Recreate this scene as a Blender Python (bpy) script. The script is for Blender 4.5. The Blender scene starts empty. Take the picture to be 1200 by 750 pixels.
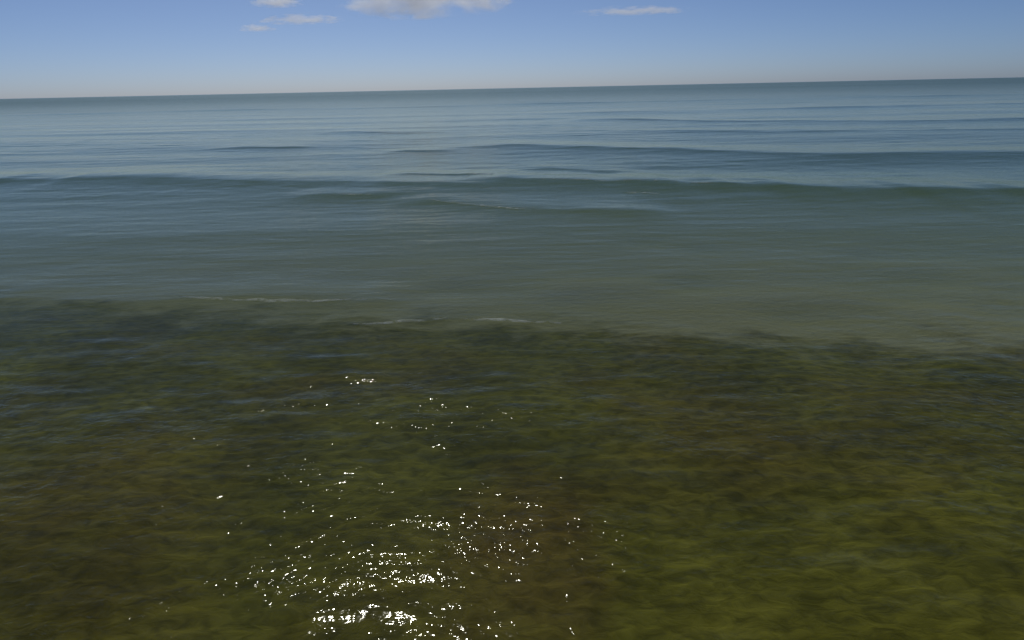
import bpy, bmesh, math, random
import numpy as np
from mathutils import Vector, Matrix, noise as mnoise

# ------------------------------------------------------------------ camera, sky, sun, exposure
SC = bpy.context.scene
COL = SC.collection
CAM_H = 1.62
PITCH = 18.7          # degrees below the horizon
ROLL = -1.21          # the phone was held slightly tilted
SUN_EL, SUN_AZ = 49.5, -14.0     # azimuth measured from straight ahead (+Y), negative is towards -X

cam_d = bpy.data.cameras.new('camera')
cam = bpy.data.objects.new('camera', cam_d)
COL.objects.link(cam)
cam_d.sensor_width = 36.0
cam_d.lens = 24.1
cam_d.clip_start = 0.05
cam_d.clip_end = 200000.0
cam.matrix_world = (Matrix.Translation((0, 0, CAM_H))
                    @ Matrix.Rotation(math.radians(90 - PITCH), 4, 'X')
                    @ Matrix.Rotation(math.radians(ROLL), 4, 'Z'))
SC.camera = cam

W = bpy.data.worlds.new('World')
SC.world = W
W.use_nodes = True
nt = W.node_tree
nt.nodes.clear()
sky = nt.nodes.new('ShaderNodeTexSky')
sky.sky_type = 'NISHITA'
sky.sun_disc = False
sky.sun_elevation = math.radians(SUN_EL)
sky.sun_rotation = math.radians(SUN_AZ)
sky.altitude = 0.0
sky.air_density = 0.5
sky.dust_density = 0.72
sky.ozone_density = 8.5
bg = nt.nodes.new('ShaderNodeBackground')
bg.inputs['Strength'].default_value = 0.068
wo = nt.nodes.new('ShaderNodeOutputWorld')
nt.links.new(sky.outputs[0], bg.inputs['Color'])
nt.links.new(bg.outputs[0], wo.inputs['Surface'])

sun_d = bpy.data.lights.new('sun', 'SUN')
sun_d.energy = 2.6
sun_d.angle = math.radians(0.53)
sun_d.color = (1.0, 0.975, 0.94)
sun = bpy.data.objects.new('sun', sun_d)
COL.objects.link(sun)
el, az = math.radians(SUN_EL), math.radians(SUN_AZ)
SUN_DIR = Vector((math.sin(az) * math.cos(el), math.cos(az) * math.cos(el), math.sin(el)))
sun.rotation_euler = SUN_DIR.to_track_quat('Z', 'Y').to_euler()
sun.location = SUN_DIR * 50

vs = SC.view_settings
vs.view_transform = 'Standard'
vs.look = 'None'
vs.gamma = 1.0
vs.exposure = 0.0
vs.use_curve_mapping = False
cy = SC.cycles
cy.use_denoising = True
cy.max_bounces = 10
cy.volume_bounces = 6
cy.transparent_max_bounces = 12
cy.glossy_bounces = 3
cy.sample_clamp_direct = 0.0
cy.sample_clamp_indirect = 4.0
cy.volume_max_steps = 256

# ------------------------------------------------------------------ helpers
def new_mat(name):
    m = bpy.data.materials.new(name)
    m.use_nodes = True
    m.node_tree.nodes.clear()
    return m, m.node_tree.nodes, m.node_tree.links

def math_node(N, L, op, a, b=None, c=None, clamp=False):
    n = N.new('ShaderNodeMath')
    n.operation = op
    n.use_clamp = clamp
    for i, v in enumerate((a, b, c)):
        if v is None:
            continue
        if isinstance(v, (int, float)):
            n.inputs[i].default_value = v
        else:
            L.new(v, n.inputs[i])
    return n.outputs[0]

def noise_node(N, L, vec, scale, detail=3.0, rough=0.5, dist=0.0):
    n = N.new('ShaderNodeTexNoise')
    n.inputs['Scale'].default_value = scale
    n.inputs['Detail'].default_value = detail
    n.inputs['Roughness'].default_value = rough
    n.inputs['Distortion'].default_value = dist
    if vec is not None:
        L.new(vec, n.inputs['Vector'])
    return n

def mapped(N, L, vec, scale=(1, 1, 1), rot=(0, 0, 0), loc=(0, 0, 0)):
    n = N.new('ShaderNodeMapping')
    n.inputs['Scale'].default_value = scale
    n.inputs['Rotation'].default_value = rot
    n.inputs['Location'].default_value = loc
    L.new(vec, n.inputs['Vector'])
    return n.outputs[0]

def grid_mesh(name, X, Y, Z):
    r, c = X.shape
    me = bpy.data.meshes.new(name)
    co = np.stack([X, Y, Z], -1).reshape(-1, 3).astype(np.float32)
    idx = np.arange(r * c).reshape(r, c)
    q = np.stack([idx[:-1, :-1], idx[:-1, 1:], idx[1:, 1:], idx[1:, :-1]], -1).reshape(-1, 4)
    me.vertices.add(len(co))
    me.vertices.foreach_set('co', co.ravel())
    me.loops.add(q.size)
    me.loops.foreach_set('vertex_index', q.ravel().astype(np.int32))
    me.polygons.add(len(q))
    me.polygons.foreach_set('loop_start', (np.arange(len(q)) * 4).astype(np.int32))
    me.polygons.foreach_set('loop_total', np.full(len(q), 4, np.int32))
    me.polygons.foreach_set('use_smooth', np.ones(len(q), bool))
    me.update()
    me.validate()
    return me

def smooth(a, b, x):
    t = np.clip((x - a) / (b - a), 0, 1)
    return t * t * (3 - 2 * t)

rng = np.random.default_rng(7)

def value_noise(x, y, cell, seed):
    """Smooth random field in [-1, 1] with features of the given size in metres."""
    g = np.random.default_rng(seed).uniform(-1, 1, (256, 256))
    u, v = x / cell, y / cell
    i, j = np.floor(u).astype(int), np.floor(v).astype(int)
    fu, fv = u - i, v - j
    fu, fv = fu * fu * (3 - 2 * fu), fv * fv * (3 - 2 * fv)
    i0, i1, j0, j1 = i % 256, (i + 1) % 256, j % 256, (j + 1) % 256
    return ((g[i0, j0] * (1 - fu) + g[i1, j0] * fu) * (1 - fv)
            + (g[i0, j1] * (1 - fu) + g[i1, j1] * fu) * fv)

# ------------------------------------------------------------------ the shape of the water (metres, +Y is out to sea)
def ridge(x, y, pts, amp, front, back, fade=1.5):
    """A low travelling wave: its crest follows the polyline pts; steeper towards the shore."""
    px = np.array([p[0] for p in pts])
    py = np.array([p[1] for p in pts])
    cx = np.clip(x, px[0], px[-1])
    yc = np.interp(cx, px, py) + 0.14 * value_noise(x, y * 0 + 3.3, 0.16 * py[0], int(abs(py[0]) * 10) + 5) * (py[0] / 8)
    d = y - yc
    prof = np.where(d < 0, np.exp(-(np.sqrt(d * d + (0.12 * front) ** 2) - 0.12 * front) / front), np.exp(-(d / back) ** 2))
    sd = int(abs(py[0]) * 10)
    prof = prof * np.clip(0.9 + 0.22 * value_noise(x, y * 0 + 1.7, 0.15 * py[0], sd + 40) + 0.12 * value_noise(x, y * 0 + 1.7, 0.035 * py[0], sd + 41), 0.15, 1.3)
    ends = smooth(px[0] - fade, px[0], x) * (1 - smooth(px[-1], px[-1] + fade, x))
    return amp * prof * ends

WAVES = []
for k in range(64):
    lam = 0.12 * (1.2 / 0.12) ** rng.random()
    th = math.radians(rng.normal(-84, 58))
    slope = rng.uniform(0.6, 1.3) * (1.65 if lam < 0.42 else 0.55)
    WAVES.append((2 * math.pi / lam, th, rng.uniform(0, 6.283), slope))
LONG = []
for k in range(12):
    lam = rng.uniform(2.2, 9.0)
    th = math.radians(rng.normal(-88, 14))
    LONG.append((2 * math.pi / lam, th, rng.uniform(0, 6.283), rng.uniform(0.6, 1.3)))

def water_height(x, y):
    d = np.hypot(x, y)
    z = np.zeros_like(x)
    patch = 0.75 + 0.45 * value_noise(x, y, 1.7, 11) + 0.25 * value_noise(x, y, 0.6, 12)
    calm = 1 - 0.80 * smooth(4.1, 5.2, y) * (1 - 0.55 * smooth(9, 12.5, y)) * (1 - smooth(16, 30, y))
    for kx, th, ph, s in WAVES:
        lam = 2 * math.pi / kx
        vis = 1 - smooth(lam * 25, lam * 60, d)
        z += vis * s * 0.0095 / kx * np.sin(kx * (x * math.cos(th) + y * math.sin(th)) + ph)
    z *= patch * calm
    for kx, th, ph, s in LONG:
        lam = 2 * math.pi / kx
        vis = 1 - smooth(lam * 30, lam * 70, d)
        z += vis * s * 0.0038 / kx * np.sin(kx * (x * math.cos(th) + y * math.sin(th)) + ph)
    # the small swells that run in towards the beach
    z += ridge(x, y, [(-30, 15.5), (-10, 14.2), (-6.3, 13.5), (-3.2, 12.6), (-1.3, 12.0)], 0.125, 0.95, 1.6)
    z += ridge(x, y, [(-2.9, 11.2), (-2.3, 11.1)], 0.035, 0.30, 0.8, 1.0)
    z += ridge(x, y, [(-1.2, 10.4), (-0.5, 9.85), (0.1, 9.5), (1.6, 9.3)], 0.050, 0.45, 0.9, 0.8)
    z += ridge(x, y, [(-0.1, 12.4), (1.7, 11.9), (3.5, 11.2), (5.0, 10.4), (9.0, 9.4), (30, 8)], 0.125, 0.95, 1.6, 1.0)
    z += ridge(x, y, [(-20, 6.4), (-2.66, 5.45), (-1.2, 5.28)], 0.026, 0.25, 0.6, 0.5)
    z += ridge(x, y, [(-1.1, 4.72), (-0.4, 4.80), (0.35, 4.66)], 0.018, 0.18, 0.5, 0.4)
    z += ridge(x, y, [(0.1, 20.5), (3.5, 18.5), (7.5, 16.2), (20, 14)], 0.08, 0.9, 2.0, 3)
    z += ridge(x, y, [(3.5, 27), (9, 24), (30, 22)], 0.05, 0.7, 2.2, 3)
    z += ridge(x, y, [(5.5, 36), (9, 32), (16, 29), (30, 28)], 0.06, 0.9, 2.4, 4)
    z += ridge(x, y, [(-8.3, 22.3), (-7.2, 21.8)], 0.035, 0.22, 1.2, 1.6)
    z += ridge(x, y, [(-2.8, 19.5), (-2.1, 19.3)], 0.035, 0.20, 1.2, 1.0)
    z += ridge(x, y, [(-6.2, 29.8), (-4.5, 28.6)], 0.04, 0.35, 2.0, 2.5)
    z += ridge(x, y, [(0.9, 14.3), (1.9, 13.8)], 0.030, 0.22, 1.2, 0.9)
    z += ridge(x, y, [(-1.9, 13.9), (-0.9, 13.5)], 0.030, 0.2, 1.0, 0.8)
    z += ridge(x, y, [(8, 46), (60, 46)], 0.07, 1.3, 3.5, 8)
    z += ridge(x, y, [(-60, 75), (80, 70)], 0.07, 2.0, 5.0, 12)
    return z

def depth(x, y):
    dd = 0.34 + 0.035 * np.clip(y, -40, 400)
    return dd

ys = [-9.0]
while ys[-1] < 0.9:
    ys.append(ys[-1] + 0.12)
while ys[-1] < 90:
    ys.append(ys[-1] * 1.0052)
while ys[-1] < 60000:
    ys.append(ys[-1] * 1.09)
ys = np.array(ys)
t = np.linspace(-1, 1, 760)
t = np.sign(t) * (0.8 * np.abs(t) + 0.2 * np.abs(t) ** 3)
half = np.maximum(ys + 2.2, 4.0) * 1.25
X = half[:, None] * t[None, :]
Y = np.repeat(ys[:, None], len(t), 1)
Z = water_height(X, Y)

# ------------------------------------------------------------------ water material: clear surface over a greenish body of water
m, N, L = new_mat('sea_water')
geo = N.new('ShaderNodeNewGeometry')
pos = geo.outputs['Position']
n1 = noise_node(N, L, mapped(N, L, pos, (1.0, 1.2, 1.0)), 28.0, 2.0, 0.5, 0.4)
n2 = noise_node(N, L, mapped(N, L, pos, (0.7, 1.4, 1.0), (0, 0, 0.12)), 5.0, 3.0, 0.5, 0.2)
n3 = noise_node(N, L, mapped(N, L, pos, (0.4, 1.6, 1.0), (0, 0, -0.08)), 0.35, 6.0, 0.6, 0.0)
gust = noise_node(N, L, mapped(N, L, pos, (0.8, 1.2, 1.0), (0, 0, 0.3), (4, 9, 0)), 1.6, 3.0, 0.5, 0.3)
gr = N.new('ShaderNodeMapRange')
gr.inputs['From Min'].default_value = 0.38
gr.inputs['From Max'].default_value = 0.62
gr.inputs['To Min'].default_value = 0.0020
gr.inputs['To Max'].default_value = 0.0068
L.new(gust.outputs['Fac'], gr.inputs['Value'])
sep = N.new('ShaderNodeSeparateXYZ')
L.new(pos, sep.inputs[0])
sl_in = N.new('ShaderNodeMapRange')                # a slick of smooth water between the weed and the first swell
sl_in.interpolation_type = 'SMOOTHSTEP'
sl_in.inputs['From Min'].default_value = 2.7
sl_in.inputs['From Max'].default_value = 5.0
sl_in.inputs['To Min'].default_value = 1.0
sl_in.inputs['To Max'].default_value = 0.22
L.new(math_node(N, L, 'MULTIPLY_ADD', gust.outputs['Fac'], 1.2, math_node(N, L, 'SUBTRACT', sep.outputs['Y'], 0.6)), sl_in.inputs['Value'])
h = math_node(N, L, 'MULTIPLY', n1.outputs['Fac'], gr.outputs[0])
h = math_node(N, L, 'MULTIPLY_ADD', n2.outputs['Fac'], 0.010, h)
h = math_node(N, L, 'MULTIPLY', h, sl_in.outputs[0])
h = math_node(N, L, 'MULTIPLY_ADD', n3.outputs['Fac'], 0.042, h)
bump = N.new('ShaderNodeBump')
bump.inputs['Strength'].default_value = 1.0
bump.inputs['Distance'].default_value = 1.0
L.new(h, bump.inputs['Height'])
fres = N.new('ShaderNodeFresnel')
fres.inputs['IOR'].default_value = 1.14
L.new(bump.outputs[0], fres.inputs['Normal'])
tr = N.new('ShaderNodeBsdfTransparent')
gl = N.new('ShaderNodeBsdfGlossy')
gl.distribution = 'GGX'
gl.inputs['Color'].default_value = (1.0, 1.0, 0.89, 1)
gl.inputs['Roughness'].default_value = 0.045
L.new(bump.outputs[0], gl.inputs['Normal'])
mix = N.new('ShaderNodeMixShader')
wind = noise_node(N, L, mapped(N, L, pos, (0.25, 1.0, 1.0)), 0.004, 4.0, 0.6, 0.0)
off = N.new('ShaderNodeMapRange')                  # wind-roughened water out beyond the lee of the beach
off.interpolation_type = 'SMOOTHSTEP'
off.inputs['From Min'].default_value = math.log10(30)
off.inputs['From Max'].default_value = math.log10(300)
off.inputs['To Min'].default_value = 0.0
off.inputs['To Max'].default_value = 1.0
L.new(math_node(N, L, 'LOGARITHM', math_node(N, L, 'MAXIMUM', sep.outputs['Y'], 1.0), 10.0), off.inputs['Value'])
L.new(math_node(N, L, 'MULTIPLY_ADD', off.outputs[0], 0.04, 0.064), gl.inputs['Roughness'])
tint = N.new('ShaderNodeMixRGB')
L.new(off.outputs[0], tint.inputs[0])
tint.inputs[1].default_value = (1.0, 1.0, 0.89, 1)
tint.inputs[2].default_value = (0.86, 0.96, 1.0, 1)
L.new(tint.outputs[0], gl.inputs['Color'])
L.new(math_node(N, L, 'MULTIPLY', fres.outputs[0], math_node(N, L, 'MULTIPLY_ADD', off.outputs[0], math_node(N, L, 'MULTIPLY_ADD', wind.outputs['Fac'], 0.45, -0.82), 1.0)), mix.inputs[0])
L.new(tr.outputs[0], mix.inputs[1])
L.new(gl.outputs[0], mix.inputs[2])
va = N.new('ShaderNodeVolumeAbsorption')
va.inputs['Color'].default_value = (0.60, 0.70, 0.42, 1)
va.inputs['Density'].default_value = 0.5
vsn = N.new('ShaderNodeVolumeScatter')
vsn.inputs['Color'].default_value = (0.50, 0.78, 0.74, 1)
vsn.inputs['Density'].default_value = 0.0286
vsn.inputs['Anisotropy'].default_value = 0.3
addv = N.new('ShaderNodeAddShader')
L.new(va.outputs[0], addv.inputs[0])
L.new(vsn.outputs[0], addv.inputs[1])
out = N.new('ShaderNodeOutputMaterial')
L.new(mix.outputs[0], out.inputs['Surface'])
L.new(addv.outputs[0], out.inputs['Volume'])
sea_mat = m

sea = bpy.data.objects.new('sea', grid_mesh('sea', X, Y, Z))
sea.data.materials.append(sea_mat)
sea['kind'] = 'structure'
sea['label'] = 'olive green shallow sea turning grey blue towards the horizon'
COL.objects.link(sea)

# ------------------------------------------------------------------ the bottom under the water
by = np.concatenate([np.arange(-60, -9, 1.0), np.arange(-9, 14, 0.035), 14 * 1.06 ** np.arange(0, 146)])
bt = np.linspace(-1, 1, 300)
bhalf = np.maximum(by + 2.2, 4.0) * 1.45
bhalf[by < -9] = 90.0
BX = bhalf[:, None] * bt[None, :]
BY = np.repeat(by[:, None], len(bt), 1)
BZ = -depth(BX, BY)
near = 1 - smooth(8, 14, BY)
warp = 0.25 * value_noise(BX, BY, 0.9, 31) + 0.12 * value_noise(BX, BY, 0.35, 32)
BZ += near * ((0.006 - 0.0045 * smooth(4.8, 6.2, BY)) * np.sin((BY + warp) * 2 * math.pi / 0.16) + 0.04 * value_noise(BX, BY, 0.7, 33))
BZ[BY < -9] += 0.0

m, N, L = new_mat('weedy_sand')
geo = N.new('ShaderNodeNewGeometry')
pos = geo.outputs['Position']
a1 = noise_node(N, L, pos, 1.5, 5.0, 0.6, 0.4)
a2 = noise_node(N, L, mapped(N, L, pos, (0.7, 1.0, 1.0), (0, 0, 0.25)), 14.0, 4.0, 0.55, 0.5)
a4 = noise_node(N, L, mapped(N, L, pos, (0.7, 1.0, 1.0), (0, 0, 0), (3, 8, 0)), 2.6, 5.0, 0.62, 0.3)
a3 = noise_node(N, L, mapped(N, L, pos, (1, 1, 1), (0, 0, 0), (7, 3, 0)), 0.7, 3.0, 0.5)
r1 = N.new('ShaderNodeValToRGB')
r1.color_ramp.elements[0].position = 0.36
r1.color_ramp.elements[0].color = (0.108, 0.100, 0.012, 1)
r1.color_ramp.elements[1].position = 0.66
r1.color_ramp.elements[1].color = (0.205, 0.190, 0.030, 1)
L.new(a1.outputs['Fac'], r1.inputs[0])
r3 = N.new('ShaderNodeValToRGB')
r3.color_ramp.elements[0].position = 0.48
r3.color_ramp.elements[0].color = (0, 0, 0, 1)
r3.color_ramp.elements[1].position = 0.68
r3.color_ramp.elements[1].color = (1, 1, 1, 1)
L.new(a3.outputs['Fac'], r3.inputs[0])
mx = N.new('ShaderNodeMixRGB')
L.new(math_node(N, L, 'MULTIPLY', r3.outputs[0], 0.36), mx.inputs[0])
L.new(r1.outputs[0], mx.inputs[1])
mx.inputs[2].default_value = (0.180, 0.110, 0.026, 1)
sepb = N.new('ShaderNodeSeparateXYZ')
L.new(pos, sepb.inputs[0])
edge = math_node(N, L, 'MULTIPLY_ADD', sepb.outputs['X'], 0.22, sepb.outputs['Y'])
edge = math_node(N, L, 'MULTIPLY_ADD', a4.outputs['Fac'], 2.6, edge)
er = N.new('ShaderNodeMapRange')
er.interpolation_type = 'SMOOTHSTEP'
er.inputs['From Min'].default_value = 7.05
er.inputs['From Max'].default_value = 8.0
L.new(edge, er.inputs['Value'])
vm = N.new('ShaderNodeVectorMath')  # brown patch: a pinkish lens smudge, painted into the bed colour
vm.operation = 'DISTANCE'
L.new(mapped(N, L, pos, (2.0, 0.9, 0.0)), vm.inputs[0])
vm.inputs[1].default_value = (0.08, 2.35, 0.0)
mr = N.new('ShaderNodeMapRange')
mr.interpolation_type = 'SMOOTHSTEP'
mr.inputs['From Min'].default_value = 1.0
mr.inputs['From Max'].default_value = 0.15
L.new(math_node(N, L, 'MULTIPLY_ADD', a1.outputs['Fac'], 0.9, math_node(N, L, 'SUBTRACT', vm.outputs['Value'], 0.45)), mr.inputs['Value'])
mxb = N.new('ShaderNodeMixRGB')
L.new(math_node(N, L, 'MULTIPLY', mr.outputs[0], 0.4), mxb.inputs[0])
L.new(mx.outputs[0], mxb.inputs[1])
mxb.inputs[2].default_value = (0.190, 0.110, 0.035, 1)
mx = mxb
mx2 = N.new('ShaderNodeMixRGB')
mx2.blend_type = 'MULTIPLY'
mx2.inputs[0].default_value = 0.72
L.new(mx.outputs[0], mx2.inputs[1])
r2 = N.new('ShaderNodeValToRGB')  # bed mottling: dark dashes of the surface ripples, painted into the bottom's colour
r2.color_ramp.elements[0].position = 0.35
r2.color_ramp.elements[0].color = (0.42, 0.42, 0.42, 1)
r2.color_ramp.elements[1].position = 0.6
L.new(a2.outputs['Fac'], r2.inputs[0])
L.new(r2.outputs[0], mx2.inputs[2])
mxs = N.new('ShaderNodeMixRGB')
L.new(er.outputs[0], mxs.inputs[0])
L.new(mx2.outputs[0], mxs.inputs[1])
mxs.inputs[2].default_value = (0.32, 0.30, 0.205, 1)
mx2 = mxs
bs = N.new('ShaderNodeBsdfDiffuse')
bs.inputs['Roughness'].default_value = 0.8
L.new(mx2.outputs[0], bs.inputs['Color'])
bb = N.new('ShaderNodeBump')
bb.inputs['Strength'].default_value = 0.6
bb.inputs['Distance'].default_value = 0.03
L.new(a2.outputs['Fac'], bb.inputs['Height'])
L.new(bb.outputs[0], bs.inputs['Normal'])
out = N.new('ShaderNodeOutputMaterial')
L.new(bs.outputs[0], out.inputs['Surface'])
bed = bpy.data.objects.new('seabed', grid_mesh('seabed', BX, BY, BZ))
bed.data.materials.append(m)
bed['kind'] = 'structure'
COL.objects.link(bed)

# ------------------------------------------------------------------ thin broken foam along the little crests
m, N, L = new_mat('thin_foam')
geo = N.new('ShaderNodeNewGeometry')
fn = noise_node(N, L, mapped(N, L, geo.outputs['Position'], (0.6, 1.6, 1.0)), 14.0, 4.0, 0.65, 0.5)
fr = N.new('ShaderNodeMapRange')
fr.inputs['From Min'].default_value = 0.43
fr.inputs['From Max'].default_value = 0.66
fr.inputs['To Max'].default_value = 0.62
L.new(fn.outputs['Fac'], fr.inputs['Value'])
fd = N.new('ShaderNodeBsdfDiffuse')
fd.inputs['Color'].default_value = (0.36, 0.39, 0.36, 1)
ft = N.new('ShaderNodeBsdfTransparent')
fm = N.new('ShaderNodeMixShader')
L.new(fr.outputs[0], fm.inputs[0])
L.new(ft.outputs[0], fm.inputs[1])
L.new(fd.outputs[0], fm.inputs[2])
out = N.new('ShaderNodeOutputMaterial')
L.new(fm.outputs[0], out.inputs['Surface'])
verts, faces = [], []
for pts, wid in (([(-2.95, 11.16), (-2.6, 11.12), (-2.2, 11.05)], 0.16),
                 ([(-1.25, 10.42), (-0.85, 10.12), (-0.46, 9.84), (0.05, 9.50), (0.35, 9.44)], 0.14),
                 ([(1.75, 10.80), (2.0, 10.70), (2.3, 10.55)], 0.12),
                 ([(-0.35, 4.76), (0.0, 4.73), (0.36, 4.62)], 0.09),
                 ([(-2.75, 5.44), (-2.2, 5.36), (-1.15, 5.24)], 0.09),
                 ([(-1.15, 4.70), (-0.8, 4.74), (-0.45, 4.77)], 0.07),
                 ([(0.0, 12.30), (0.8, 12.08), (2.2, 11.62), (3.4, 11.18)], 0.07),
                 ([(-0.9, 13.35), (-0.3, 13.25)], 0.10),
                 ([(-0.6, 11.55), (-0.1, 11.40)], 0.10)):
    pa = np.array(pts)
    n = max(8, int((pa[-1, 0] - pa[0, 0]) / 0.035))
    fx = np.linspace(pa[0, 0], pa[-1, 0], n)
    fy = np.interp(fx, pa[:, 0], pa[:, 1]) + 0.25 * wid * value_noise(fx, fx * 0 + 0.5, 0.13, 61)
    ww = wid * np.sqrt(np.clip(1 - np.linspace(-1, 1, n) ** 2, 0.02, 1)) * (0.65 + 0.4 * value_noise(fx, fx * 0 + 2.5, 0.17, 62))
    base = len(verts)
    for k in range(4):                              # four strips across, resting on the water
        yy = fy + ww * (k / 3 - 0.5)
        zz = water_height(fx, yy) + 0.006 + 0.006 * (k in (1, 2))
        verts += list(zip(fx, yy, zz))
    for k in range(3):
        for i in range(n - 1):
            p = base + k * n + i
            faces.append((p, p + 1, p + n + 1, p + n))
me = bpy.data.meshes.new('sea_foam')
me.from_pydata([tuple(map(float, v)) for v in verts], [], faces)
for f in me.polygons:
    f.use_smooth = True
me.materials.append(m)
foam = bpy.data.objects.new('sea_foam', me)
foam['kind'] = 'stuff'
foam['label'] = 'thin broken streaks of pale foam along the small wave crests'
COL.objects.link(foam)

# ------------------------------------------------------------------ clouds, far out over the sea
def cloud_material(name, dens, scale, lo, seed):
    m, N, L = new_mat(name)
    tc = N.new('ShaderNodeTexCoord')
    ob = tc.outputs['Object']                       # the cloud is built as a unit body, so this runs -1..1
    ln = N.new('ShaderNodeVectorMath')
    ln.operation = 'LENGTH'
    L.new(ob, ln.inputs[0])
    fall = math_node(N, L, 'SUBTRACT', 1.02, ln.outputs['Value'], clamp=True)
    nn = noise_node(N, L, mapped(N, L, ob, scale, (0, 0, 0), (seed * 3.7, seed, 0)), 1.0, 5.0, 0.6, 0.3)
    v = math_node(N, L, 'MULTIPLY', math_node(N, L, 'SUBTRACT', nn.outputs['Fac'], lo), 4.5)
    v = math_node(N, L, 'MULTIPLY_ADD', math_node(N, L, 'SUBTRACT', fall, 0.38), 2.2, v)
    v = math_node(N, L, 'MULTIPLY', v, 1.0, clamp=True)
    v = math_node(N, L, 'MULTIPLY', v, math_node(N, L, 'MULTIPLY', fall, 4.0, clamp=True))
    pv = N.new('ShaderNodeVolumePrincipled')
    pv.inputs['Color'].default_value = (0.995, 0.99, 0.99, 1)
    pv.inputs['Anisotropy'].default_value = 0.35
    L.new(math_node(N, L, 'MULTIPLY', v, dens), pv.inputs['Density'])
    tr = N.new('ShaderNodeBsdfTransparent')
    df = N.new('ShaderNodeBsdfTranslucent')
    df.inputs['Color'].default_value = (0.9, 0.9, 0.9, 1)
    mixs = N.new('ShaderNodeMixShader')
    mixs.inputs[0].default_value = 0.003
    L.new(tr.outputs[0], mixs.inputs[1])
    L.new(df.outputs[0], mixs.inputs[2])
    out = N.new('ShaderNodeOutputMaterial')
    L.new(mixs.outputs[0], out.inputs['Surface'])
    L.new(pv.outputs[0], out.inputs['Volume'])
    return m

def cloud(label, centre, size, dens, scale, lo, seed):
    bm = bmesh.new()
    bmesh.ops.create_icosphere(bm, subdivisions=5, radius=1.0)
    for v in bm.verts:
        p = v.co * 2.2 + Vector((seed * 5.1, seed * 2.3, 0))
        k = 0.80 + 0.20 * mnoise.fractal(p, 1.0, 2.0, 4)
        v.co *= min(1.0, max(0.55, k))
        if v.co.z < -0.45:
            v.co.z = -0.45 + (v.co.z + 0.45) * 0.35
    for f in bm.faces:
        f.smooth = True
    me = bpy.data.meshes.new('cloud')
    bm.to_mesh(me)
    bm.free()
    o = bpy.data.objects.new('cloud', me)
    o.location = centre
    o.scale = size
    me.materials.append(cloud_material('cloud_vapour', dens, scale, lo, seed))
    o['label'] = label
    o['category'] = 'cloud'
    o['group'] = 'fair weather clouds over the sea'
    COL.objects.link(o)
    return o

D = 12000.0
cloud('large puffy white cloud cut off by the top edge of the picture', (-1330, D, 1440), (2050, 900, 620), 0.0026, (3.6, 1.2, 2.2), 0.51, 1)
cloud('small bright cloud at the top edge, beside the large puffy one', (-3640, D, 1375), (600, 400, 140), 0.0042, (3.4, 1.2, 2.2), 0.50, 2)
cloud('long thin white streak of cloud below the small bright cloud', (-3280, D, 1110), (950, 400, 120), 0.0035, (4.2, 1.2, 2.0), 0.50, 3)
cloud('short faint wisp of cloud, lowest in the sky', (-4010, D, 990), (430, 300, 85), 0.0035, (3.4, 1.2, 2.0), 0.50, 4)
cloud('flat thin cloud bank standing alone over the open horizon', (2090, D, 1130), (1250, 400, 100), 0.0035, (5.0, 1.2, 1.8), 0.50, 5)
